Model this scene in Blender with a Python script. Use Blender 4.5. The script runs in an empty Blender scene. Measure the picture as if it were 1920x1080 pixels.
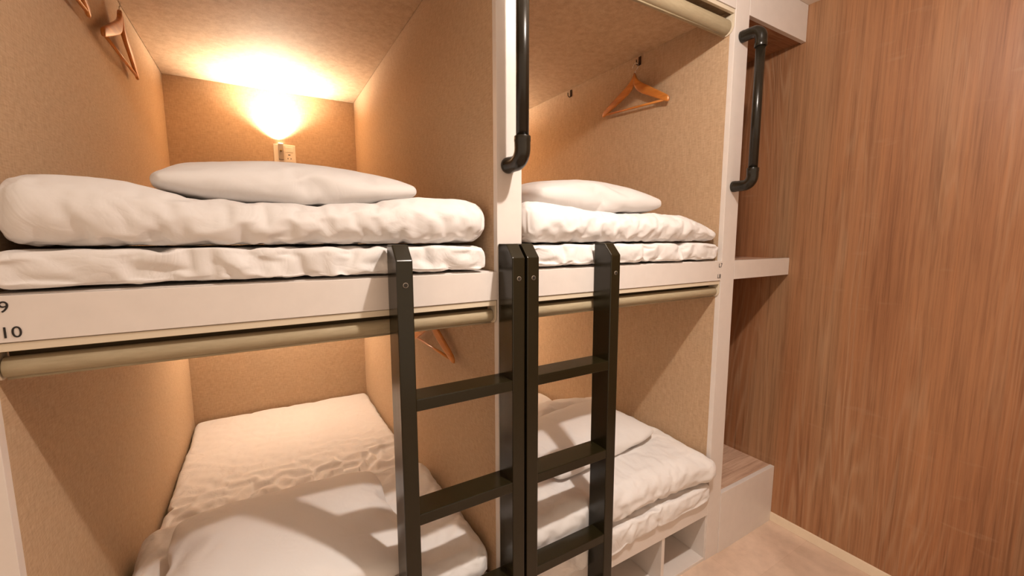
import bpy, bmesh, math, random
import numpy as np
from mathutils import Vector, Matrix, noise, Quaternion

# ------------------------------------------------------------------ camera, world, light, exposure
scene = bpy.context.scene
COL = scene.collection
cam_data = bpy.data.cameras.new('camera')
cam = bpy.data.objects.new('camera', cam_data)
COL.objects.link(cam)
cam_data.sensor_width = 36.0
cam_data.lens = 778.58 / 1920 * 36.0
cam_data.clip_start = 0.01
_R = Vector((0.85835992, -0.51304342, -0.00216485))
_U = Vector((0.06199141, 0.09952573, 0.99310206))
_F = Vector((0.50928902, 0.85257321, -0.11723318))
_M = Matrix((_R, _U, -_F)).transposed().to_4x4()
_M.translation = Vector((0.4178, -1.0569, 1.4835))
cam.matrix_world = _M
scene.camera = cam

world = bpy.data.worlds.new('world')
scene.world = world
world.use_nodes = True
_bg = world.node_tree.nodes['Background']
_bg.inputs[0].default_value = (1.0, 0.75, 0.55, 1)
_bg.inputs[1].default_value = 1.0

LAMP = (1.24, -0.75, 2.48)
LAMP_W = 48.0
BEAM_W = 80.0
LAMP_COL = (1.0, 0.895, 0.81)
READ_W = 135.0
READ_COL = (1.0, 0.83, 0.66)
ld = bpy.data.lights.new('corridor_light', 'POINT')
ld.energy = LAMP_W
ld.color = LAMP_COL
ld.shadow_soft_size = 0.028
lo = bpy.data.objects.new('corridor_light', ld)
lo.location = LAMP
COL.objects.link(lo)
lb = bpy.data.lights.new('corridor_beam', 'SPOT')      # the downward beam of the same lamp
lb.energy = BEAM_W
lb.color = LAMP_COL
lb.shadow_soft_size = 0.028
lb.spot_size = math.radians(112)
lb.spot_blend = 1.0
lo = bpy.data.objects.new('corridor_beam', lb)
lo.location = LAMP
COL.objects.link(lo)

vs = scene.view_settings
vs.view_transform = 'Standard'
vs.look = 'None'
vs.gamma = 1.0
vs.use_curve_mapping = False
vs.exposure = 0.0
try:
    scene.cycles.max_bounces = 10
    scene.cycles.diffuse_bounces = 6
except Exception:
    pass

# ------------------------------------------------------------------ dimensions
XL, XC1, XC2, XR1, XR2, XW = 0.0, 1.0, 1.083, 2.087, 2.181, 2.642
D = 1.981            # depth of the bunks
ZT = 2.388           # ceiling of the upper bunk / bottom of the top fascia
ZC = 2.549           # room ceiling
ZR1, ZR0 = 1.388, 1.306   # platform rail
ZB1, ZB0 = 0.303, 0.228   # lower rail
R = math.radians

# ------------------------------------------------------------------ helpers
def link(o, parent=None):
    COL.objects.link(o)
    if parent is not None:
        o.parent = parent
    return o

def mesh_obj(name, bm, mat, parent=None, smooth=False, bevel=0.0, seg=2):
    me = bpy.data.meshes.new(name)
    bm.normal_update()
    bm.to_mesh(me)
    bm.free()
    me.materials.append(mat)
    if smooth:
        me.polygons.foreach_set('use_smooth', [True] * len(me.polygons))
    o = bpy.data.objects.new(name, me)
    link(o, parent)
    if bevel > 0:
        m = o.modifiers.new('bevel', 'BEVEL')
        m.width = bevel
        m.segments = seg
        m.limit_method = 'ANGLE'
        m.angle_limit = R(35)
    return o

def thing(name, label, cat, loc=(0, 0, 0), group=None):
    o = bpy.data.objects.new(name, None)
    o.empty_display_size = 0.05
    COL.objects.link(o)
    o.location = loc
    tag(o, label, cat, group)
    return o

def tag(o, label, cat, group=None):
    o['label'] = label
    o['category'] = cat
    if group:
        o['group'] = group
    return o

def structure(o):
    o['kind'] = 'structure'
    return o

def add_box(bm, x0, x1, y0, y1, z0, z1):
    vs_ = [bm.verts.new(p) for p in ((x0, y0, z0), (x1, y0, z0), (x1, y1, z0), (x0, y1, z0),
                                     (x0, y0, z1), (x1, y0, z1), (x1, y1, z1), (x0, y1, z1))]
    for f in ((0, 3, 2, 1), (4, 5, 6, 7), (0, 1, 5, 4), (1, 2, 6, 5), (2, 3, 7, 6), (3, 0, 4, 7)):
        bm.faces.new([vs_[i] for i in f])

def box(x0, x1, y0, y1, z0, z1):
    bm = bmesh.new()
    add_box(bm, x0, x1, y0, y1, z0, z1)
    return bm

def add_tube(bm, pts, rad, n=20, cap=True):
    pts = [Vector(p) for p in pts]
    rads = rad if isinstance(rad, (list, tuple)) else [rad] * len(pts)
    t0 = (pts[1] - pts[0]).normalized()
    u = t0.orthogonal().normalized()
    rings = []
    prev = t0
    for i, p in enumerate(pts):
        if i == 0:
            t = t0
        elif i == len(pts) - 1:
            t = (pts[i] - pts[i - 1]).normalized()
        else:
            t = ((pts[i + 1] - p).normalized() + (p - pts[i - 1]).normalized()).normalized()
        u = prev.rotation_difference(t) @ u
        u = (u - t * u.dot(t)).normalized()
        prev = t
        v = t.cross(u)
        rings.append([bm.verts.new(p + (u * math.cos(a) + v * math.sin(a)) * rads[i])
                      for a in [2 * math.pi * k / n for k in range(n)]])
    for a, b in zip(rings, rings[1:]):
        for k in range(n):
            bm.faces.new((a[k], a[(k + 1) % n], b[(k + 1) % n], b[k]))
    if cap:
        bm.faces.new(list(reversed(rings[0])))
        bm.faces.new(rings[-1])

def tube(pts, rad, n=20, cap=True):
    bm = bmesh.new()
    add_tube(bm, pts, rad, n, cap)
    return bm

def prism(poly, axis, a, b):
    """extrude a 2-d outline between a and b along the axis"""
    bm = bmesh.new()
    def P(p, t):
        if axis == 'x': return (t, p[0], p[1])
        if axis == 'y': return (p[0], t, p[1])
        return (p[0], p[1], t)
    A = [bm.verts.new(P(p, a)) for p in poly]
    B = [bm.verts.new(P(p, b)) for p in poly]
    bm.faces.new(A)
    bm.faces.new(list(reversed(B)))
    n = len(poly)
    for i in range(n):
        bm.faces.new((A[i], B[i], B[(i + 1) % n], A[(i + 1) % n]))
    bmesh.ops.recalc_face_normals(bm, faces=bm.faces)
    return bm

def copy_tree(o, parent=None):
    c = o.copy()
    COL.objects.link(c)
    c.parent = parent
    for ch in list(o.children):
        copy_tree(ch, c)
    return c

# ------------------------------------------------------------------ materials
def new_mat(name, col=(0.8, 0.8, 0.8), rough=0.5, spec=0.5, metal=0.0):
    m = bpy.data.materials.new(name)
    m.use_nodes = True
    b = m.node_tree.nodes['Principled BSDF']
    b.inputs['Base Color'].default_value = (*col, 1)
    b.inputs['Roughness'].default_value = rough
    b.inputs['Specular IOR Level'].default_value = spec
    b.inputs['Metallic'].default_value = metal
    return m, m.node_tree, b

def N(nt, kind, **kw):
    n = nt.nodes.new(kind)
    for k, v in kw.items():
        if k in n.inputs:
            n.inputs[k].default_value = v
        else:
            setattr(n, k, v)
    return n

def coords(nt, scale=(1, 1, 1), rot=(0, 0, 0), loc=(0, 0, 0)):
    tc = nt.nodes.new('ShaderNodeTexCoord')
    mp = nt.nodes.new('ShaderNodeMapping')
    mp.inputs['Scale'].default_value = scale
    mp.inputs['Rotation'].default_value = rot
    mp.inputs['Location'].default_value = loc
    nt.links.new(tc.outputs['Object'], mp.inputs['Vector'])
    return mp.outputs['Vector']

def noise_n(nt, vec, scale, detail=4, rough=0.55, dist=0.0):
    n = N(nt, 'ShaderNodeTexNoise', Scale=scale, Detail=detail, Roughness=rough, Distortion=dist)
    nt.links.new(vec, n.inputs['Vector'])
    return n.outputs['Fac']

def ramp(nt, fac, stops):
    r = nt.nodes.new('ShaderNodeValToRGB')
    e = r.color_ramp.elements
    while len(e) < len(stops):
        e.new(0.5)
    for el, (p, c) in zip(e, stops):
        el.position = p
        el.color = (*c, 1)
    nt.links.new(fac, r.inputs['Fac'])
    return r.outputs['Color']

def mixc(nt, fac, a, b, mode='MIX'):
    m = nt.nodes.new('ShaderNodeMix')
    m.data_type = 'RGBA'
    m.blend_type = mode
    for s, v in ((m.inputs[0], fac), (m.inputs[6], a), (m.inputs[7], b)):
        if hasattr(v, 'is_linked') or hasattr(v, 'links'):
            nt.links.new(v, s)
        elif isinstance(v, (int, float)):
            s.default_value = v
        else:
            s.default_value = (*v, 1)
    return m.outputs[2]

def mathn(nt, op, a, b=None):
    m = nt.nodes.new('ShaderNodeMath')
    m.operation = op
    for s, v in ((m.inputs[0], a), (m.inputs[1], b)):
        if v is None:
            continue
        if isinstance(v, (int, float)):
            s.default_value = v
        else:
            nt.links.new(v, s)
    return m.outputs[0]

def bump(nt, b, height, strength=0.3, dist=0.001):
    n = nt.nodes.new('ShaderNodeBump')
    n.inputs['Strength'].default_value = strength
    n.inputs['Distance'].default_value = dist
    nt.links.new(height, n.inputs['Height'])
    nt.links.new(n.outputs['Normal'], b.inputs['Normal'])

# woven wallpaper on the partitions
def make_fabric_wall():
    m, nt, b = new_mat('tan_woven_wallcovering', rough=0.75, spec=0.25)
    v1 = coords(nt, (260, 260, 34))
    v2 = coords(nt, (40, 40, 300))
    a = noise_n(nt, v1, 1.0, 2, 0.6)
    c = noise_n(nt, v2, 1.0, 2, 0.6)
    w = mathn(nt, 'ADD', a, c)
    w = mathn(nt, 'MULTIPLY', w, 0.5)
    col = ramp(nt, w, [(0.30, (0.335, 0.225, 0.132)), (0.5, (0.45, 0.315, 0.195)), (0.70, (0.54, 0.39, 0.255))])
    big = noise_n(nt, coords(nt, (2, 2, 2)), 1.3, 3)
    col = mixc(nt, 0.12, col, ramp(nt, big, [(0.3, (0.36, 0.24, 0.15)), (0.7, (0.55, 0.38, 0.24))]))
    nt.links.new(col, b.inputs['Base Color'])
    bump(nt, b, w, 0.45, 0.0008)
    return m

def make_wood_wall():
    m, nt, b = new_mat('brown_wood_laminate', rough=0.38, spec=0.35)
    # plank-wide tone bands running upwards
    v = coords(nt, (1, 1.0, 0.10))
    band = noise_n(nt, v, 3.2, 2, 0.5, 0.0)
    # cathedral grain: contour lines of a stretched noise field
    vf = coords(nt, (1, 3.2, 0.24))
    field = noise_n(nt, vf, 1.6, 3, 0.42, 0.25)
    k = mathn(nt, 'MULTIPLY', field, 150.0)
    s = mathn(nt, 'SINE', k)
    s = mathn(nt, 'MULTIPLY', s, 0.5)
    s = mathn(nt, 'ADD', s, 0.5)
    s = mathn(nt, 'POWER', s, 3.0)
    # fine pores
    vp = coords(nt, (1, 210, 5.0))
    pore = noise_n(nt, vp, 1.0, 4, 0.7)
    vp2 = coords(nt, (1, 62, 1.3))
    fibre = noise_n(nt, vp2, 1.0, 4, 0.65, 0.3)
    mask = ramp(nt, noise_n(nt, coords(nt, (1, 1.9, 0.24), loc=(3, 7, 1)), 1.7, 2), [(0.44, (0, 0, 0)), (0.60, (1, 1, 1))])
    base = ramp(nt, band, [(0.28, (0.215, 0.096, 0.041)), (0.46, (0.290, 0.126, 0.056)), (0.60, (0.33, 0.156, 0.073)), (0.74, (0.345, 0.198, 0.106))])
    f2 = ramp(nt, fibre, [(0.32, (0.68, 0.65, 0.62)), (0.50, (1, 1, 1)), (0.72, (1.22, 1.18, 1.12))])
    col = mixc(nt, 0.85, base, f2, 'MULTIPLY')
    light = mixc(nt, mathn(nt, 'MULTIPLY', mathn(nt, 'MULTIPLY', s, mask), 0.38), col, (0.48, 0.31, 0.185))
    p2 = ramp(nt, pore, [(0.34, (0.62, 0.58, 0.54)), (0.52, (1, 1, 1))])
    col = mixc(nt, 0.55, light, p2, 'MULTIPLY')
    # small flecks across the grain
    fl = noise_n(nt, coords(nt, (1, 5, 26)), 1.0, 2, 0.5, 0.2)
    flm = ramp(nt, fl, [(0.66, (0, 0, 0)), (0.78, (1, 1, 1))])
    col = mixc(nt, mathn(nt, 'MULTIPLY', flm, 0.25), col, (0.40, 0.24, 0.14))
    nt.links.new(col, b.inputs['Base Color'])
    bump(nt, b, pore, 0.25, 0.0006)
    rr = ramp(nt, fibre, [(0.3, (0.5, 0.5, 0.5)), (0.7, (0.36, 0.36, 0.36))])
    nt.links.new(rr, b.inputs['Roughness'])
    return m

def make_floor():
    m, nt, b = new_mat('pale_stone_floor', rough=0.42, spec=0.4)
    n1 = noise_n(nt, coords(nt), 3.0, 5, 0.6, 0.6)
    col = ramp(nt, n1, [(0.30, (0.55, 0.40, 0.30)), (0.50, (0.66, 0.50, 0.385)), (0.72, (0.74, 0.575, 0.455))])
    br = N(nt, 'ShaderNodeTexBrick', Scale=1.0)
    br.offset = 0.5
    br.inputs['Brick Width'].default_value = 0.9
    br.inputs['Row Height'].default_value = 0.3
    br.inputs['Mortar Size'].default_value = 0.0012
    br.inputs['Color1'].default_value = (1, 1, 1, 1)
    br.inputs['Color2'].default_value = (0.90, 0.89, 0.87, 1)
    br.inputs['Mortar'].default_value = (0.90, 0.87, 0.84, 1)
    nt.links.new(coords(nt, loc=(0.12, 0.18, 0)), br.inputs['Vector'])
    col = mixc(nt, 1.0, col, br.outputs['Color'], 'MULTIPLY')
    n2 = noise_n(nt, coords(nt, (1, 1, 1), loc=(5, 2, 0)), 14.0, 5, 0.65)
    col = mixc(nt, 0.35, col, ramp(nt, n2, [(0.35, (0.78, 0.74, 0.70)), (0.6, (1.05, 1.03, 1.0))]), 'MULTIPLY')
    nt.links.new(col, b.inputs['Base Color'])
    return m

def make_tread():
    m, nt, b = new_mat('pinkish_oak_tread', rough=0.45, spec=0.4)
    n1 = noise_n(nt, coords(nt, (5, 60, 1)), 1.0, 4, 0.6, 0.2)
    col = ramp(nt, n1, [(0.32, (0.50, 0.32, 0.22)), (0.52, (0.68, 0.47, 0.34)), (0.72, (0.78, 0.58, 0.44))])
    br = N(nt, 'ShaderNodeTexBrick', Scale=1.0)
    br.offset = 0.4
    br.inputs['Brick Width'].default_value = 0.42
    br.inputs['Row Height'].default_value = 0.075
    br.inputs['Mortar Size'].default_value = 0.0008
    br.inputs['Color1'].default_value = (1, 1, 1, 1)
    br.inputs['Color2'].default_value = (0.80, 0.76, 0.73, 1)
    br.inputs['Mortar'].default_value = (0.5, 0.42, 0.36, 1)
    nt.links.new(coords(nt), br.inputs['Vector'])
    col = mixc(nt, 1.0, col, br.outputs['Color'], 'MULTIPLY')
    nt.links.new(col, b.inputs['Base Color'])
    return m

def make_white(name='white_melamine', col=(0.68, 0.625, 0.58)):
    m, nt, b = new_mat(name, col, rough=0.38, spec=0.45)
    n = noise_n(nt, coords(nt), 22, 3)
    c = ramp(nt, n, [(0.25, tuple(x * 0.95 for x in col)), (0.7, col)])
    nt.links.new(c, b.inputs['Base Color'])
    return m

def make_linen(name, col=(0.71, 0.685, 0.665), s=1.0):
    m, nt, b = new_mat(name, col, rough=0.85, spec=0.12)
    b.inputs['Sheen Weight'].default_value = 0.15
    v = coords(nt)
    wv = N(nt, 'ShaderNodeTexNoise', Scale=9.0, Detail=3.0, Roughness=0.5, Distortion=1.4)
    nt.links.new(v, wv.inputs['Vector'])
    w = mathn(nt, 'ABSOLUTE', mathn(nt, 'SUBTRACT', wv.outputs['Fac'], 0.5))
    w = mathn(nt, 'MULTIPLY', w, 2.0)
    fine = noise_n(nt, v, 55, 3, 0.5, 0.8)
    h = mathn(nt, 'ADD', w, mathn(nt, 'MULTIPLY', fine, 0.16))
    bump(nt, b, h, 0.34 * s, 0.010)
    return m

def make_black_paint():
    m, nt, b = new_mat('black_painted_timber', (0.013, 0.010, 0.0035), rough=0.23, spec=0.38)
    n = noise_n(nt, coords(nt, (30, 30, 3)), 1.0, 4)
    nt.links.new(ramp(nt, n, [(0.3, (0.20, 0.20, 0.20)), (0.7, (0.26, 0.26, 0.26))]), b.inputs['Roughness'])
    sp = noise_n(nt, coords(nt), 240, 2)
    nt.links.new(ramp(nt, sp, [(0.77, (0.013, 0.010, 0.0035)), (0.82, (0.07, 0.06, 0.04))]), b.inputs['Base Color'])
    return m

def make_iron():
    m, nt, b = new_mat('black_iron_pipe', (0.013, 0.010, 0.006), rough=0.26, spec=0.38)
    n = noise_n(nt, coords(nt), 160, 3)
    bump(nt, b, n, 0.15, 0.0006)
    return m

def make_hanger_wood():
    m, nt, b = new_mat('honey_varnished_wood', rough=0.3, spec=0.5)
    n = noise_n(nt, coords(nt, (60, 6, 60)), 1.0, 3)
    nt.links.new(ramp(nt, n, [(0.3, (0.42, 0.135, 0.022)), (0.7, (0.62, 0.235, 0.045))]), b.inputs['Base Color'])
    b.inputs['Coat Weight'].default_value = 0.1
    return m

M_FAB = make_fabric_wall()
M_WOOD = make_wood_wall()
M_FLOOR = make_floor()
M_TREAD = make_tread()
M_WHITE = make_white()
M_STEPW = M_WHITE
M_CREAM = make_white('cream_skirting', (0.78, 0.66, 0.50))
M_CEIL = make_white('ceiling_paint', (0.74, 0.66, 0.58))
M_SHEET = make_linen('white_cotton_sheet', s=1.0)
M_DUVET = make_linen('white_cotton_duvet', s=0.7)
M_PILLOW = make_linen('white_pillowcase', s=0.35)
M_BLACK = make_black_paint()
M_IRON = make_iron()
M_HANG = make_hanger_wood()
M_CHROME = new_mat('polished_steel_wire', (0.72, 0.68, 0.62), 0.22, 0.5, 1.0)[0]
M_DARKMETAL = new_mat('dark_bronze_hook', (0.06, 0.035, 0.025), 0.3, 0.5, 0.8)[0]
M_ROLL = None
def make_roll():
    m, nt, b = new_mat('beige_blind_fabric', rough=0.7, spec=0.25)
    n = noise_n(nt, coords(nt, (30, 180, 180)), 1.0, 3)
    nt.links.new(ramp(nt, n, [(0.3, (0.31, 0.25, 0.155)), (0.7, (0.36, 0.295, 0.19))]), b.inputs['Base Color'])
    return m
M_ROLL = make_roll()
M_BACK = new_mat('gap_shade_backing', (0.10, 0.07, 0.035), 0.7, 0.2)[0]  # shade of the gap above the roll put into the colour
M_TRACK = new_mat('cream_blind_track', (0.62, 0.54, 0.41), 0.4, 0.5)[0]
M_PLATE = new_mat('ivory_plastic', (0.78, 0.70, 0.58), 0.35, 0.5)[0]
M_GREYPL = new_mat('grey_plastic', (0.34, 0.28, 0.22), 0.4, 0.5)[0]
M_DARK = new_mat('dark_slot', (0.02, 0.015, 0.01), 0.6, 0.3)[0]
M_TEXT = new_mat('black_lettering', (0.018, 0.013, 0.010), 0.5, 0.3)[0]
M_BRASS = new_mat('brass_knob', (0.45, 0.30, 0.10), 0.3, 0.5, 1.0)[0]
def make_glow(name, col, s):
    m, nt, b = new_mat(name, (1, 1, 1))
    b.inputs['Emission Color'].default_value = (*col, 1)
    b.inputs['Emission Strength'].default_value = s
    return m
M_GLOW = make_glow('lamp_diffuser', (1.0, 0.82, 0.62), 12.0)

# ------------------------------------------------------------------ the room
structure(mesh_obj('floor', box(-1.6, XW + 0.1, -3.2, 2.2, -0.1, 0.0), M_FLOOR))
structure(mesh_obj('ceiling', box(-1.6, XW + 0.1, -3.2, 2.2, ZC, ZC + 0.1), M_CEIL))
structure(mesh_obj('wall_right', box(XW, XW + 0.1, -3.2, 2.2, 0.0, ZC), M_WOOD))
structure(mesh_obj('wall_back', box(-1.6, XW, D + 0.045, 2.2, 0.0, ZC), M_WOOD))
bb = mesh_obj('baseboard_right', box(XW - 0.007, XW, -3.2, -0.002, 0.0, 0.048), M_CREAM, bevel=0.0015)
structure(bb)

# ------------------------------------------------------------------ bunks
def text_label(s, x, z, h, parent, y=-0.0012):
    cu = bpy.data.curves.new('number_label', 'FONT')
    cu.body = s
    cu.size = h / 0.73
    cu.extrude = 0.0003
    cu.align_x = 'RIGHT'
    o = bpy.data.objects.new('number_label', cu)
    COL.objects.link(o)
    dg = bpy.context.evaluated_depsgraph_get()
    me = bpy.data.meshes.new_from_object(o.evaluated_get(dg))
    bpy.data.objects.remove(o)
    bpy.data.curves.remove(cu)
    me.materials.clear()
    me.materials.append(M_TEXT)
    M = Matrix.Translation((x, y, z)) @ Matrix.Rotation(R(90), 4, 'X')
    me.transform(M)
    o = bpy.data.objects.new('number_label', me)
    link(o, parent)
    return o

def build_bay(name, label, x0, x1, with_left, right_w):
    """one two-storey capsule bay between the faces x0 and x1"""
    t = thing(name, label, 'bunk bed', ((x0 + x1) / 2, 1.0, 0.0))
    off = Vector(t.location)
    def part(n, bm, mat, bevel=0.0012, parent=t):
        if parent is t:
            bmesh.ops.translate(bm, verts=bm.verts, vec=-off)
        return mesh_obj(n, bm, mat, parent, bevel=bevel)
    # partitions clad in fabric, white post on the front edge
    if with_left:
        part('side_panel', box(x0 - 0.083, x0, 0.022, D + 0.02, 0.0, ZC - 0.001), M_FAB)
        part('post', box(x0 - 0.083, x0, 0.0, 0.022, 0.0, ZC - 0.001), M_WHITE)
    part('side_panel', box(x1, x1 + right_w, 0.022, D + 0.02, 0.0, ZC - 0.001), M_FAB)
    part('post', box(x1, x1 + right_w, 0.0, 0.022, 0.0, ZC - 0.001), M_WHITE)
    part('back_panel', box(x0, x1, D, D + 0.04, 0.0, ZC - 0.001), M_FAB)
    part('ceiling_panel', box(x0 + 0.0015, x1 - 0.0015, 0.022, D, ZT, ZT + 0.03), M_FAB)
    part('fascia', box(x0 + 0.0006, x1 - 0.0006, 0.0, 0.02, ZT, ZC - 0.001), M_WHITE)
    part('platform', box(x0 + 0.001, x1 - 0.001, 0.022, D - 0.001, ZR0 + 0.012, ZR1 + 0.002), M_WHITE)
    rail = part('rail', box(x0 + 0.0006, x1 - 0.0006, -0.0004, 0.022, ZR0, ZR1), M_WHITE)
    # lower base with open cubbies
    part('lower_platform', box(x0 + 0.001, x1 - 0.001, 0.022, D - 0.001, ZB0, ZB1), M_WHITE)
    part('lower_rail', box(x0 + 0.0006, x1 - 0.0006, 0.0, 0.022, ZB0, ZB1), M_WHITE)
    part('cubby_floor', box(x0 + 0.001, x1 - 0.001, 0.004, 0.5, 0.0, 0.014), M_WHITE)
    part('cubby_back', box(x0 + 0.001, x1 - 0.001, 0.5, 0.515, 0.0, ZB0), M_WHITE)
    for a_, b_ in ((x0 + 0.0005, x0 + 0.006), (x1 - 0.006, x1 - 0.0005)):
        part('cubby_side', box(a_, b_, 0.004, 0.5, 0.014, ZB0), M_WHITE)
    for xx in (x1 - 0.292, x1 - 0.60, x1 - 0.90):
        part('cubby_divider', box(xx - 0.009, xx + 0.009, 0.004, 0.5, 0.014, ZB0), M_WHITE)
    return t, rail, off

bayL, railL, offL = build_bay('bunk_bed', 'double-decker capsule bunk bay on the left with woven tan panels, berths numbered 9 and 10', XL, XC1, True, XC2 - XC1)
bayR, railR, offR = build_bay('bunk_bed', 'double-decker capsule bunk bay nearer the wood wall, berths numbered L7 and L8', XC2, XR1, False, XR2 - XR1)
for s, x, z, rail, off in (('L9', 0.035, 1.3595, railL, offL), ('L10', 0.0465, 1.3145, railL, offL),
                           ('L7', 2.090, 1.3625, railR, offR), ('L8', 2.084, 1.3165, railR, offR)):
    o = text_label(s, x, z, 0.0205 if rail is railL else 0.018, rail)
    o.data.transform(Matrix.Translation(-off))

# groove between the rail and the last post
# ------------------------------------------------------------------ side shelf, step, overhead box
sh = thing('wall_shelf', 'white-edged shelf in the recess at upper berth height, against the wood wall', 'shelf', (2.41, 0.9, ZR0))
o_ = Vector(sh.location)
def part_of(t, n, bm, mat, bevel=0.0012, smooth=False):
    bmesh.ops.translate(bm, verts=bm.verts, vec=-Vector(t.location))
    return mesh_obj(n, bm, mat, t, bevel=bevel, smooth=smooth)
part_of(sh, 'front_edge', box(XR2 + 0.0008, XW - 0.0008, 0.0, 0.02, ZR0, ZR1), M_WHITE)
part_of(sh, 'board', box(XR2 + 0.0008, XW - 0.0008, 0.02, D, ZR0 + 0.002, ZR1 - 0.003), M_TREAD)

st = thing('platform_step', 'low white step box with a pinkish wood tread beside the right post', 'step', (2.41, 0.9, 0.0))
part_of(st, 'front_board', box(XR2 + 0.0008, XW - 0.0008, -0.003, 0.018, 0.0, ZB1), M_WHITE)
part_of(st, 'tread', box(XR2 + 0.0008, XW - 0.0008, 0.018, D, 0.0, ZB1 - 0.002), M_TREAD)

ob = thing('overhead_box', 'white boxed-in shelf under the ceiling at the top of the recess', 'shelf', (2.41, 0.9, ZT))
part_of(ob, 'front_board', box(XR2 + 0.0008, XW - 0.0008, 0.0, 0.02, ZT, ZC - 0.001), M_WHITE)
part_of(ob, 'bottom_board', box(XR2 + 0.0008, XW - 0.0008, 0.02, D, ZT + 0.004, ZT + 0.03), M_WOOD)  # wood brown stands in for the deep shade under the box

# ------------------------------------------------------------------ roller blinds
def roller(label, x0, x1, ztop, r=0.0190):
    t = thing('roller_blind', label, 'blind', ((x0 + x1) / 2, 0.03, ztop - 0.02), 'rolled up privacy blinds under the bunk rails')
    zc = ztop - 0.0165 - 0.013 - r
    # cream track: a strip along the underside of the rail and a plate at each end
    bm = box(x0 + 0.002, x1 - 0.002, 0.003, 0.016, ztop - 0.0165, ztop - 0.0015)
    part_of(t, 'track', bm, M_TRACK, 0.001)
    for xe, sg in ((x0 + 0.002, 1), (x1 - 0.002, -1)):
        pts = []
        for k in range(13):
            a = math.pi * k / 12
            pts.append((0.0055 + r - r * 0 + (r + 0.003) * math.cos(a) , zc - (r + 0.003) * math.sin(a)))
        poly = [(0.0055 + r + (r + 0.003), ztop - 0.017)] + pts + [(0.0055 + r - (r + 0.003), ztop - 0.017)]
        part_of(t, 'end_plate', prism(poly, 'x', xe, xe + sg * 0.005), M_TRACK, 0.0006)
    # fabric roll with a slightly loose spiral outline
    bm = bmesh.new()
    n = 48
    yc = 0.0055 + r + 0.004
    rings = []
    nx = 40
    for i in range(nx + 1):
        x = x0 + 0.009 + (x1 - x0 - 0.018) * i / nx
        ring = []
        for k in range(n):
            a = 2 * math.pi * k / n
            rr = r * (1 + 0.02 * noise.noise(Vector((x * 3, math.cos(a), math.sin(a)))))
            ring.append(bm.verts.new((x, yc + rr * math.cos(a), zc + rr * math.sin(a))))
        rings.append(ring)
    for a, b in zip(rings, rings[1:]):
        for k in range(n):
            bm.faces.new((a[k], a[(k + 1) % n], b[(k + 1) % n], b[k]))
    bm.faces.new(rings[0]); bm.faces.new(list(reversed(rings[-1])))
    bmesh.ops.recalc_face_normals(bm, faces=bm.faces)
    part_of(t, 'fabric_roll', bm, M_ROLL, 0.002, smooth=True)
    part_of(t, 'backing', box(x0 + 0.0075, x1 - 0.0075, yc + r + 0.003, yc + r + 0.007, zc - 0.002, ztop - 0.0005), M_BACK, 0)  # dark sheet added behind the roll, stops light leaking through the gap
    # bottom bar: hem bar lying against the roll
    part_of(t, 'hem_bar', tube([(x0 + 0.012, yc - 0.004, zc - r - 0.001), (x1 - 0.012, yc - 0.004, zc - r - 0.001)], 0.0032, 10), M_ROLL, 0, smooth=True)
    return t
roller('rolled beige blind under the 9 and 10 rail, above the lower left berth', XL, XC1, ZR0)
roller('rolled beige blind under the L7 and L8 rail, above the lower right berth', XC2, XR1, ZR0)
roller('rolled beige blind at the top of the upper right berth', XC2, XR1, ZT, 0.030)
roller('rolled beige blind at the top of the upper left berth', XL, XC1, ZT, 0.030)

# ------------------------------------------------------------------ ladders
LW, LD = 0.0404, 0.0815
def ladder(label, xa, xb, rungs):
    t = thing('bunk_ladder', label, 'ladder', ((xa + xb + LW) / 2, -LD / 2, 0.0), 'black bunk ladders')
    prof = [(-LD, 0.0), (-0.0008, 0.0), (-0.0008, 1.470), (-0.0475, 1.470), (-LD, 1.432)]
    for x in (xa, xb):
        s = part_of(t, 'stile', prism(prof, 'x', x, x + LW), M_BLACK, 0.0028)
        bm = bmesh.new()
        bmesh.ops.create_cone(bm, cap_ends=True, segments=20, radius1=0.0052, radius2=0.0052, depth=0.004,
                              matrix=Matrix.Translation((x + LW * 0.52, -LD - 0.0002, 1.374)) @ Matrix.Rotation(R(90), 4, 'X'))
        bmesh.ops.translate(bm, verts=bm.verts, vec=-Vector(t.location))
        c = mesh_obj('bolt_hole', bm, M_DARK, s)
        bm = bmesh.new()
        bmesh.ops.create_cone(bm, cap_ends=True, segments=20, radius1=0.0064, radius2=0.0064, depth=0.002,
                              matrix=Matrix.Translation((x + LW * 0.52, -LD - 0.0002, 1.374)) @ Matrix.Rotation(R(90), 4, 'X'))
        bmesh.ops.translate(bm, verts=bm.verts, vec=-Vector(t.location))
        mesh_obj('bolt_rim', bm, M_GREYPL, s)
    for z in rungs:
        part_of(t, 'rung', box(xa + LW - 0.001, xb + 0.001, -LD + 0.001, -0.003 if abs(z - 0.469) > 0.01 else -0.020, z - 0.031, z), M_BLACK, 0.002)
    return t
ladder('black wooden ladder fixed to the 9 and 10 rail, left of the pair', 0.6837, 1.0022, (1.085, 0.777, 0.469, 0.16))
ladder('black wooden ladder fixed to the L7 and L8 rail, right of the pair', 1.0507, 1.3698, (1.085, 0.777, 0.469, 0.16))

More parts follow.
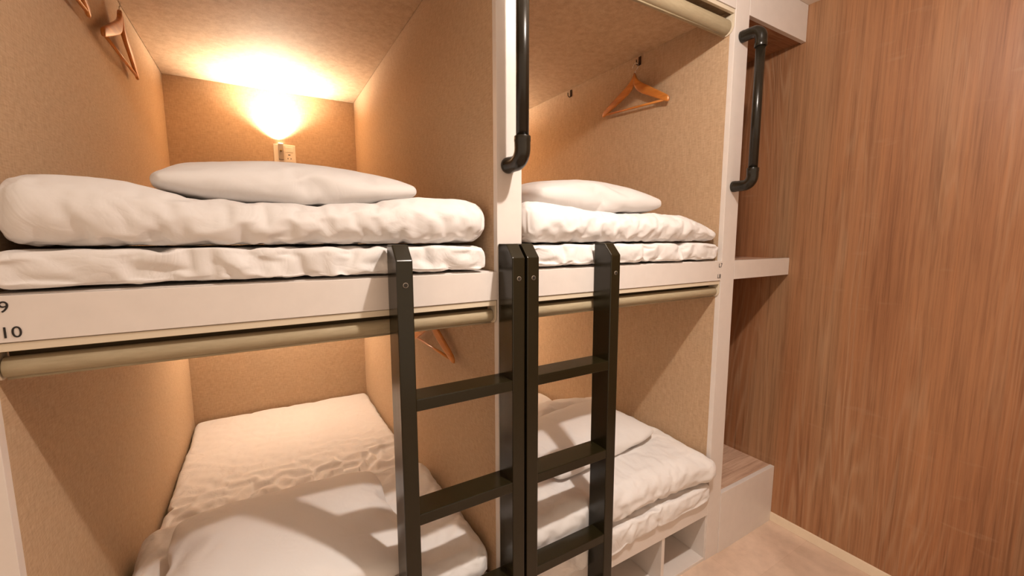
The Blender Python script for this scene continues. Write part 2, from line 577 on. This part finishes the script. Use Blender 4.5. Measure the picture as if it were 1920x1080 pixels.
# ------------------------------------------------------------------ grab rails of black pipe
def grab_rail(label, x, z0, z1, so=0.08):
    t = thing('grab_rail', label, 'handle', (x, 0.0, (z0 + z1) / 2), 'black pipe grab rails')
    rp, rf = 0.0175, 0.0218
    part_of(t, 'pipe', tube([(x, -so, z0 + 0.03), (x, -so, z1 - 0.03)], rp, 32), M_IRON, 0, smooth=True)
    for z, sg in ((z0, 1), (z1, -1)):
        pts, rads = [], []
        # collar on the pipe
        pts += [(x, -so, z + sg * 0.066), (x, -so, z + sg * 0.0655), (x, -so, z + sg * 0.052), (x, -so, z + sg * 0.050)]
        rads += [rp, rf + 0.0008, rf + 0.0008, rf]
        rb = 0.034
        for k in range(11):
            a = math.pi / 2 * k / 10
            pts.append((x, -so + rb - rb * math.cos(a), z + sg * (rb - rb * math.sin(a))))
            rads.append(rf)
        pts += [(x, -0.016, z), (x, -0.014, z), (x, -0.001, z), (x, -0.0006, z)]
        rads += [rf, rf + 0.0010, rf + 0.0010, rf]
        o = part_of(t, 'elbow', tube(pts, rads, 32), M_IRON, 0.0015, smooth=True)
    return t
grab_rail('black pipe grab rail on the post between the two berths', 1.035, 1.692, 2.29)
grab_rail('black pipe grab rail on the far right post beside the recess', 2.1335, 1.700, 2.292)

# ------------------------------------------------------------------ coat hooks and hangers
def coat_hook(label, xw, y, z, sg):
    """sg: +1 hook sticks out towards +x"""
    t = thing('coat_hook', label, 'hook', (xw, y, z), 'small dark coat hooks')
    def P(bm): bmesh.ops.translate(bm, verts=bm.verts, vec=Vector(t.location)); return bm
    a, b_ = sorted((0.0005 * sg, 0.004 * sg))
    part_of(t, 'plate', P(box(a, b_, -0.008, 0.008, -0.020, 0.020)), M_DARKMETAL, 0.001)
    pts = [(sg * 0.003, 0, 0.004)]
    for k in range(0, 11):
        an = math.pi * k / 10
        pts.append((sg * (0.014 - 0.011 * math.cos(an)), 0, -0.012 - 0.011 * math.sin(an)))
    pts.append((sg * 0.0255, 0, 0.0))
    part_of(t, 'prong', P(tube(pts, 0.0026, 12)), M_DARKMETAL, 0, smooth=True)
    return t

def make_hanger():
    root = bpy.data.objects.new('coat_hanger', None)
    COL.objects.link(root)
    # built in its own y-z plane, origin where the wire rests on the hook
    top = -0.052
    hw = 0.218
    def centre(s):   # s 0..1 along the arm: y, z, half height, bow in x, half thickness
        y = hw * s
        z = top - 0.018 - 0.030 * (1 - math.exp(-s / 0.07)) - 0.108 * s
        hh = 0.012 * (1 - s) ** 0.8 + 0.0145
        if s > 0.93:
            hh *= 0.9
        bow = -0.006 * s * s
        return y, z, hh, bow, 0.0078 - 0.0018 * s
    for sg in (-1, 1):
        bm = bmesh.new()
        rings = []
        ns = 26
        for i in range(ns + 1):
            s = i / ns
            y, z, hh, bow, th = centre(s)
            if i == ns:
                hh *= 0.7; th *= 0.7
            ring = []
            for k in range(16):
                a = 2 * math.pi * k / 16
                ca, sa = math.cos(a), math.sin(a)
                px = th * math.copysign(abs(ca) ** 0.55, ca)
                pz = hh * math.copysign(abs(sa) ** 0.55, sa)
                ring.append(bm.verts.new((bow + px, sg * y, z + pz)))
            rings.append(ring)
        for a, b in zip(rings, rings[1:]):
            for k in range(16):
                bm.faces.new((a[k], a[(k + 1) % 16], b[(k + 1) % 16], b[k]))
        bm.faces.new(rings[0]); bm.faces.new(rings[-1])
        bmesh.ops.recalc_face_normals(bm, faces=bm.faces)
        mesh_obj('arm', bm, M_HANG, root, smooth=True)
    y, z, hh, bow, th = centre(0.96)
    mesh_obj('bar', tube([(bow, -y, z - 0.004), (bow, y, z - 0.004)], 0.0052, 14), M_HANG, root, smooth=True)
    # wire hook
    pts = [(0, 0, top - 0.01), (0, 0, top + 0.012), (0, 0.004, top + 0.020)]
    rr = 0.0175
    zc = -rr + 0.0
    for k in range(0, 15):
        a = R(-55) + R(245) * k / 14
        pts.append((0, rr * math.cos(a), zc + rr * math.sin(a)))
    mesh_obj('wire_hook', tube(pts, 0.0017, 10), M_CHROME, root, smooth=True)
    return root

def place_hanger(o, label, loc, rz, roll):
    o.location = loc
    o.rotation_euler = (roll, 0, rz)
    tag(o, label, 'hanger', 'wooden coat hangers')
HOOK_Z = 2.362
hooks = [
    ('dark coat hook in the upper left berth holding the far hanger', XL, 1.03, HOOK_Z, 1),
    ('dark coat hook in the upper left berth holding the near hanger', XL, 0.475, HOOK_Z, 1),
    ('dark coat hook in the upper right berth holding the orange hanger', XR1, 0.49, HOOK_Z, -1),
    ('empty dark coat hook in the upper right berth', XR1, 1.03, HOOK_Z, -1),
    ('dark coat hook in the lower left berth behind the rolled blind', XC1, 0.50, 1.278, -1),
]
for l, x, y, z, s in hooks:
    coat_hook(l, x, y, z, s)
h0 = make_hanger()
place_hanger(h0, 'honey wooden hanger on the far hook of the upper left berth wall', (XL + 0.030, 1.03, HOOK_Z - 0.0165), R(0), 0)
hang = [('honey wooden hanger cut by the top edge of the picture, above the upper left berth', (XL + 0.030, 0.475, HOOK_Z - 0.0165), R(0), 0),
        ('orange wooden hanger on the upper right berth wall', (XR1 - 0.030, 0.49, HOOK_Z - 0.0165), R(180), R(-4)),
        ('wooden hanger in the lower left berth showing below the rolled blind', (XC1 - 0.030, 0.50, 1.278 - 0.0165), R(180), 0)]
for l, p, rz, rl in hang:
    place_hanger(copy_tree(h0), l, p, rz, rl)

# ------------------------------------------------------------------ bedside lamp and socket plates
def wall_unit(label, x, z, watt):
    y = D - 0.0005
    t = thing('lamp_socket_plate', label, 'wall lamp', (x, D, z))
    w, h = 0.121, 0.117
    part_of(t, 'plate', box(x - w / 2, x + w / 2, y - 0.007, y, z - h / 2, z + h / 2), M_PLATE, 0.003)
    part_of(t, 'lamp_housing', box(x - w / 2 + 0.026, x - 0.006, y - 0.022, y - 0.007, z - 0.036, z + h / 2 + 0.002), M_GREYPL, 0.002)
    part_of(t, 'lamp_lens', box(x - w / 2 + 0.028, x - 0.008, y - 0.020, y - 0.002, z + h / 2 + 0.002, z + h / 2 + 0.004), M_GLOW, 0)
    bm = bmesh.new()
    bmesh.ops.create_cone(bm, cap_ends=True, segments=20, radius1=0.006, radius2=0.005, depth=0.010,
                          matrix=Matrix.Translation((x - w / 2 + 0.040, y - 0.027, z + 0.018)) @ Matrix.Rotation(R(90), 4, 'X'))
    part_of(t, 'dimmer_knob', bm, M_BRASS, 0.001)
    part_of(t, 'switch', box(x + 0.002, x + 0.048, y - 0.010, y - 0.007, z + 0.012, z + 0.045), M_PLATE, 0.0012)
    s = part_of(t, 'socket', box(x + 0.002, x + 0.048, y - 0.0095, y - 0.007, z - 0.046, z + 0.009), M_PLATE, 0.001)
    bm = bmesh.new()
    add_box(bm, x + 0.018, x + 0.031, y - 0.0099, y - 0.009, z - 0.006, z - 0.001)
    add_box(bm, x + 0.014, x + 0.018, y - 0.0099, y - 0.009, z - 0.030, z - 0.022)
    add_box(bm, x + 0.031, x + 0.035, y - 0.0099, y - 0.009, z - 0.030, z - 0.022)
    bmesh.ops.translate(bm, verts=bm.verts, vec=-Vector(t.location))
    mesh_obj('slots', bm, M_DARK, s)
    l = bpy.data.lights.new('reading_light', 'SPOT')
    l.energy = watt
    l.color = READ_COL
    l.spot_size = R(138)
    l.spot_blend = 1.0
    l.shadow_soft_size = 0.02
    lo_ = bpy.data.objects.new('reading_light', l)
    lo_.location = (x - 0.035, D - 0.040, z + h / 2 + 0.008)
    lo_.rotation_euler = (R(180 + 20), 0, 0)   # tipped a little away from the wall
    COL.objects.link(lo_)
    return t
wall_unit('ivory socket plate with a lit up-light on the upper left berth back wall', 0.573, 2.014, READ_W)
wall_unit('ivory socket plate with up-light in the lower left berth, hidden behind the blind', 0.573, 0.98, READ_W * 1.0)
wall_unit('ivory socket plate with up-light in the upper right berth, behind the middle post', 1.62, 2.014, READ_W)
wall_unit('ivory socket plate with up-light in the lower right berth, behind the ladders', 1.62, 0.98, READ_W * 1.0)

# ------------------------------------------------------------------ bedding
def soft_block(x0, x1, y0, y1, z0, z1, r, nx, ny, nz):
    """closed grid box with rounded edges, returned as vertex array + quads"""
    verts, faces, index = [], [], {}
    a, b, c = (x1 - x0) / 2, (y1 - y0) / 2, (z1 - z0) / 2
    ctr = np.array([(x0 + x1) / 2, (y0 + y1) / 2, (z0 + z1) / 2])
    r = min(r, a, b, c)
    def vid(i, j, k):
        key = (i, j, k)
        if key not in index:
            p = np.array([(-1 + 2 * i / nx) * a, (-1 + 2 * j / ny) * b, (-1 + 2 * k / nz) * c])
            inner = np.clip(p, [-(a - r), -(b - r), -(c - r)], [a - r, b - r, c - r])
            d = p - inner
            n = np.linalg.norm(d)
            if n > 1e-9:
                p = inner + d / n * r * min(1.0, max(abs(d)) / r if r > 0 else 1)
            index[key] = len(verts)
            verts.append(p + ctr)
        return index[key]
    for i in range(nx):
        for j in range(ny):
            faces.append((vid(i, j, 0), vid(i, j + 1, 0), vid(i + 1, j + 1, 0), vid(i + 1, j, 0)))
            faces.append((vid(i, j, nz), vid(i + 1, j, nz), vid(i + 1, j + 1, nz), vid(i, j + 1, nz)))
    for i in range(nx):
        for k in range(nz):
            faces.append((vid(i, 0, k), vid(i + 1, 0, k), vid(i + 1, 0, k + 1), vid(i, 0, k + 1)))
            faces.append((vid(i, ny, k), vid(i, ny, k + 1), vid(i + 1, ny, k + 1), vid(i + 1, ny, k)))
    for j in range(ny):
        for k in range(nz):
            faces.append((vid(0, j, k), vid(0, j, k + 1), vid(0, j + 1, k + 1), vid(0, j + 1, k)))
            faces.append((vid(nx, j, k), vid(nx, j + 1, k), vid(nx, j + 1, k + 1), vid(nx, j, k + 1)))
    return np.array(verts), faces

def from_arrays(name, V, F, mat, parent=None, subdiv=0):
    me = bpy.data.meshes.new(name)
    me.from_pydata([tuple(v) for v in V], [], F)
    me.materials.append(mat)
    me.polygons.foreach_set('use_smooth', [True] * len(me.polygons))
    me.update()
    o = bpy.data.objects.new(name, me)
    link(o, parent)
    if subdiv:
        s = o.modifiers.new('sub', 'SUBSURF'); s.levels = subdiv; s.render_levels = subdiv
    return o

def normals_of(V, F):
    me = bpy.data.meshes.new('tmp')
    me.from_pydata([tuple(v) for v in V], [], F)
    me.update()
    n = np.zeros(len(V) * 3)
    me.vertices.foreach_get('normal', n)
    bpy.data.meshes.remove(me)
    return n.reshape(-1, 3)

def crumple(p, sc, seed, stretch=(1, 1, 1)):
    """sharp-valleyed fold pattern"""
    q = Vector((p[0] * stretch[0] * sc, p[1] * stretch[1] * sc, p[2] * stretch[2] * sc)) + Vector((seed, seed * 1.7, -seed))
    w = noise.noise_vector(q * 0.6) * 0.9
    v = 0.0
    amp = 1.0
    for o in range(3):
        v += amp * (0.5 - abs(noise.noise((q + w) * (2 ** o))) * 2.0)
        amp *= 0.45
    return v

def wrinkle(V, F, amp, sc, seed, stretch=(1, 1, 1), weight=None):
    n = normals_of(V, F)
    out = V.copy()
    for i in range(len(V)):
        wgt = 1.0 if weight is None else weight(V[i], n[i])
        if wgt:
            out[i] += n[i] * amp * wgt * crumple(V[i], sc, seed, stretch)
    return out


# Fabric is settled by a short cloth solve against temporary bed and wall surfaces, then kept as a plain mesh.
def arr_collider(V, F):
    o = from_arrays('temporary_surface', V, F, M_SHEET)
    o.modifiers.new('c', 'COLLISION')
    o.collision.thickness_outer = 0.003
    o.collision.cloth_friction = 12
    return o

def box_arrays(x0, x1, y0, y1, z0, z1):
    return soft_block(x0, x1, y0, y1, z0, z1, 0.0, 6, 6, 3)

def settle(V, F, frames, shrink, pressure, grav, mass=0.05, bend=0.05, pin=None, colliders=(), q=5, shrink_w=None):
    cols = [arr_collider(v, f) for v, f in colliders]
    o = from_arrays('settling_cloth', V, F, M_SHEET)
    m = o.modifiers.new('cloth', 'CLOTH')
    c = m.settings
    c.quality = q
    c.mass = mass
    c.tension_stiffness = c.compression_stiffness = 15
    c.shear_stiffness = 6
    c.bending_stiffness = bend
    c.tension_damping = c.compression_damping = 15
    c.air_damping = 3
    c.use_pressure = True
    c.uniform_pressure_force = pressure
    if shrink_w is None:
        c.shrink_min = shrink
    else:
        c.shrink_max = 0.0
        c.shrink_min = shrink
        gs = o.vertex_groups.new(name='fullness')
        for i in range(len(V)):
            gs.add([i], 1.0 - max(0.0, min(1.0, shrink_w(V[i]))), 'REPLACE')
        c.vertex_group_shrink = 'fullness'
    m.collision_settings.distance_min = 0.003
    m.collision_settings.collision_quality = 2
    if pin is not None:
        g = o.vertex_groups.new(name='hold')
        w, st = pin
        for i in range(len(V)):
            g.add([i], w(V[i]) if callable(w) else w, 'REPLACE')
        c.vertex_group_mass = 'hold'
        c.pin_stiffness = st
    m.point_cache.frame_start = 1
    m.point_cache.frame_end = frames + 1
    scene.gravity = (0, 0, -grav)
    for fr in range(1, frames + 1):
        scene.frame_set(fr)
    me = o.evaluated_get(bpy.context.evaluated_depsgraph_get()).data
    out = np.zeros(len(me.vertices) * 3)
    me.vertices.foreach_get('co', out)
    for x in cols + [o]:
        d_ = x.data
        bpy.data.objects.remove(x)
        bpy.data.meshes.remove(d_)
    scene.frame_set(1)
    scene.gravity = (0, 0, -9.81)
    return out.reshape(-1, 3)

def jitter(V, F, amp, sc, seed, stretch=(1, 1, 1)):
    out = V.copy()
    for i, v in enumerate(V):
        out[i] += np.array(noise.noise_vector(Vector((v[0] * stretch[0], v[1] * stretch[1], v[2] * stretch[2])) * sc + Vector((seed, -seed, seed * 2)))) * amp
    return out

def clear_ladders(V):
    # bedding may swell out between the ladder stiles but not through them
    lim = np.full(len(V), -1.0)
    for a, b in ((0.684, 1.402), (0.684, 0.7245), (1.0, 1.0925), (1.368, 1.412)):
        ins = (V[:, 0] > a - 0.006) & (V[:, 0] < b + 0.006)
        lim[ins] = -0.017 if b - a > 0.3 else 0.001
    V[:, 1] = np.maximum(V[:, 1], lim)
    return V

def mattress(label, x0, x1, zb, th, seed, y0=0.004, hang=0.0, full=None, shr=-0.10, cap_y=9.0, cap=0.005):
    V, F = soft_block(x0, x1, y0, D - 0.02, zb, zb + th, 0.024, 74 if full is None else 84, 60 if full is None else 104, 8 if full is None else 6)
    # rows crowd towards the front edge, where the sheet is gathered
    t = (V[:, 1] - y0) / (D - 0.02 - y0)
    V[:, 1] = y0 + (D - 0.02 - y0) * (0.4 * t + 0.6 * t ** 2) if full is None else V[:, 1]
    V = jitter(V, F, 0.007, 6, seed, (1, 1, 2.4))
    V = jitter(V, F, 0.0022, 17, seed + 4)
    V[:, 2] = np.maximum(V[:, 2], zb)
    V = settle(V, F, 11, shr, 3, 0.3, pin=(0.3, 0.5), shrink_w=full, colliders=[box_arrays(x0 - 0.05, x1 + 0.05, 0.0 if y0 > 0 else -0.003, D, zb - 0.06, zb - 0.003)])
    V = wrinkle(V, F, 0.0008, 16.0, seed, (1.0, 1.0, 1.4))
    if hang:
        k = np.clip((0.004 - V[:, 1]) / 0.008, 0, 1) * np.clip((zb + 0.03 - V[:, 2]) / 0.03, 0, 1)
        wv = 0.55 + 0.45 * np.sin(V[:, 0] * 9 + 1.2)
        V[:, 2] -= hang * k * wv * np.clip((2.02 - V[:, 0]) / 0.3, 0, 1)
    else:
        V[:, 2] = np.maximum(V[:, 2], zb + 0.0005)
    V[:, 2] = np.where(V[:, 1] > 0.0, np.maximum(V[:, 2], zb + 0.0005), V[:, 2])
    under = V[:, 1] < cap_y
    V[:, 2] = np.where(under, np.minimum(V[:, 2], zb + th + cap), V[:, 2])
    V[:, 0] = np.clip(V[:, 0], x0 - 0.008, x1 + 0.007)
    V = clear_ladders(V)
    o = from_arrays('mattress', V, F, M_SHEET, subdiv=1)
    tag(o, label, 'mattress', 'mattresses in white sheets')
    return V, F

def duvet(label, x0, x1, y0, y1, z0, z1, seed, top=None, r=0.06, walls=(), bed_y0=0.0, pst=0.42, pres=3.0, shr=-0.16, post=None, fine=0.0010, full=None):
    V, F = soft_block(x0, x1, y0, y1, z0, z1, r, 84, 52, 11)
    if top is not None:
        for v in V:
            v[2] += top(v[0], v[1]) * max(0.0, (v[2] - z0) / (z1 - z0))
    V = jitter(V, F, 0.009, 4.0, seed, (1.3, 1, 1))
    V = jitter(V, F, 0.0025, 14, seed + 4, (1.2, 1, 1))
    if full is None:
        def full(p):   # more gathered cloth along the lower front and side seams
            low = 1 - min(1.0, max(0.0, (p[2] - z0) / ((z1 - z0) * 0.8)))
            return 0.25 + 0.75 * low * (1.0 if p[1] < y0 + 0.09 else 0.3) * (0.55 + 0.45 * noise.noise(Vector((p[0] * 4, seed, 0))) * 2)
    V[:, 2] = np.maximum(V[:, 2], z0)
    V[:, 0] = np.clip(V[:, 0], walls[0] + 0.004, walls[1] - 0.004)
    cols = [box_arrays(walls[0] - 0.02, walls[1] + 0.02, bed_y0, 1.1, z0 - 0.06, z0 - 0.004),
            box_arrays(walls[0] - 0.08, walls[0], 0.0, 1.1, z0 - 0.1, z0 + 0.4),
            box_arrays(walls[1], walls[1] + 0.08, 0.0, 1.1, z0 - 0.1, z0 + 0.4)]
    V = settle(V, F, 14, shr, pres, 0.3, pin=(0.3, pst), shrink_w=full, colliders=cols)
    V = wrinkle(V, F, fine, 9.0, seed, (1.2, 1, 0.8))
    V[:, 2] = np.maximum(V[:, 2], z0)
    V[:, 0] = np.clip(V[:, 0], walls[0] + 0.0015, walls[1] - 0.0015)
    if post:
        V = post(V)
    V = clear_ladders(V)
    o = from_arrays('duvet', V, F, M_DUVET, subdiv=1)
    tag(o, label, 'duvet', 'folded white duvets')
    return V, F

def pillow(label, cx, cy, cz, a, b, under, rz=0.0, tilt=(0, 0), seed=1.0, pres=1.6, th=0.032, front=None, frames=20, shr=-0.03, walls=None, grav=3.0):
    V, F = soft_block(-a, a, -b, b, -th / 2, th / 2, 0.012, 52, 36, 2)
    u, v = V[:, 0] / a, V[:, 1] / b
    V[:, 0] *= 1 - 0.03 * (1 - v * v) * np.abs(u) ** 4
    V[:, 1] *= 1 - 0.03 * (1 - u * u) * np.abs(v) ** 4
    rnd = 1 - 0.09 * np.abs(u * v) ** 5
    V[:, 0] *= rnd
    V[:, 1] *= rnd
    V[:, 2] *= 0.4 + 2.2 * np.clip((1 - np.abs(u) ** 3) * (1 - np.abs(v) ** 3), 0, 1) ** 0.5
    V = jitter(V, F, 0.004, 9, seed)
    M = Matrix.Translation((cx, cy, cz)) @ Matrix.Rotation(rz, 4, 'Z') @ Matrix.Rotation(tilt[1], 4, 'Y') @ Matrix.Rotation(tilt[0], 4, 'X')
    V = np.array([list(M @ Vector(p)) for p in V])
    # start just clear of what it lies on
    cols = [under]
    if walls:
        cols += [box_arrays(walls[0] - 0.08, walls[0], -0.1, 1.1, cz - 0.3, cz + 0.4), box_arrays(walls[1], walls[1] + 0.08, -0.1, 1.1, cz - 0.3, cz + 0.4)]
    V = settle(V, F, frames, shr, pres, grav, mass=0.05, bend=0.3, colliders=cols)
    V = wrinkle(V, F, 0.0012, 11.0, seed)
    o = from_arrays('pillow', V, F, M_PILLOW, subdiv=1)
    tag(o, label, 'pillow', 'white pillows')
    return V, F

mattress('white-sheeted mattress of the upper left berth, on the 9 and 10 rail', 0.012, 0.966, ZR1 + 0.004, 0.070, 1.0)
mattress('white-sheeted mattress of the upper right berth, on the L7 and L8 rail', 1.110, 2.062, ZR1 + 0.004, 0.070, 2.3)
mattress('white-sheeted mattress of the lower left berth, its far half bare', 0.012, 0.990, ZB1 + 0.002, 0.090, 3.1, shr=-0.24, cap_y=0.66,
         full=lambda p: 1.0 * math.exp(-((p[1] - 0.86 - 0.12 * (p[0] - 0.2)) / 0.17) ** 2) + (1.0 if p[1] < 0.1 else 0.0) + 0.06)
mattress('white-sheeted mattress of the lower right berth, above the open cubbies', 1.096, 2.076, ZB1 + 0.002, 0.082, 4.2, y0=-0.014, hang=0.032, shr=-0.05)

def topUL(x, y):
    return 0.012 * math.exp(-((x - 0.07) / 0.14) ** 2) - 0.028 * math.exp(-((x - 0.48) / 0.25) ** 4)
dUL = duvet('folded white duvet of the upper left berth, under its big pillow', 0.006, 0.985, 0.006, 0.66, 1.469, 1.592, 11.0, topUL, walls=(XL, XC1))
def topUR(x, y):
    e = max(0.0, min(1.0, (2.08 - x) / 0.30))
    return -0.070 * (1 - e) ** 2 + 0.03 * max(0, 1 - (x - 1.09) / 0.35)
dUR = duvet('folded white duvet of the upper right berth, ending in a corner by the right post', 1.100, 2.082, 0.006, 0.62, 1.469, 1.576, 12.5, topUR, walls=(XC2, XR1))
dLL = duvet('rumpled white duvet of the lower left berth, under the near pillow', 0.014, 0.984, 0.002, 0.675, 0.402, 0.522, 13.7,
            lambda x, y: 0.012 * math.sin(x * 5 + 1), walls=(XL, XC1), pst=0.35, shr=-0.17)
def cornerLR(V):
    k = np.clip((V[:, 0] - 1.86) / 0.22, 0, 1) ** 2 * np.clip((0.16 - V[:, 1]) / 0.16, 0, 1)
    V[:, 1] -= 0.038 * k
    V[:, 0] += 0.022 * k * (V[:, 1] < -0.004)
    return V
def topLR(x, y):
    return 0.060 * math.exp(-((x - 1.72) / 0.25) ** 2 - ((y - 0.68) / 0.12) ** 2) - 0.015 * (1 - min(1, max(0, (y + 0.02) / 0.25)))
dLR = duvet('puffy white duvet of the lower right berth, its corner poking past the right post', 1.096, 2.083, -0.010, 0.80, 0.393, 0.545, 14.9, topLR, r=0.065, post=cornerLR, walls=(XC2, XR1), pst=0.4, shr=-0.12)

pillow('large white pillow on the folded duvet of the upper left berth', 0.507, 0.32, 1.665, 0.308, 0.22, dUL, R(4), (0, 0), 1.0, pres=1.8)
pillow('white pillow on the upper right berth duvet, beside the middle post', 1.55, 0.33, 1.665, 0.31, 0.22, dUR, R(-2), (0, 0), 2.0, pres=2.2, th=0.040)
pillow('large white pillow near the camera on the lower left berth, crossed by ladder shadows', 0.44, 0.285, 0.61, 0.32, 0.285, dLL, R(2), (0, 0), 3.0)
pillow('white pillow on the lower right berth behind the right ladder', 1.62, 0.36, 0.62, 0.32, 0.21, dLR, R(6), (0, 0), 4.0)

# ------------------------------------------------------------------ corridor downlight above the camera
dl = thing('ceiling_downlight', 'round recessed downlight in the corridor ceiling', 'light', (LAMP[0], LAMP[1], ZC))
bm = bmesh.new()
pts_ = [(LAMP[0], LAMP[1], ZC - 0.0005), (LAMP[0], LAMP[1], ZC - 0.008)]
add_tube(bm, pts_, [0.055, 0.050], 40)
part_of(dl, 'trim_ring', bm, M_WHITE, 0.001)
part_of(dl, 'lens', tube([(LAMP[0], LAMP[1], ZC - 0.008), (LAMP[0], LAMP[1], ZC - 0.0095)], 0.038, 32), M_GLOW, 0)
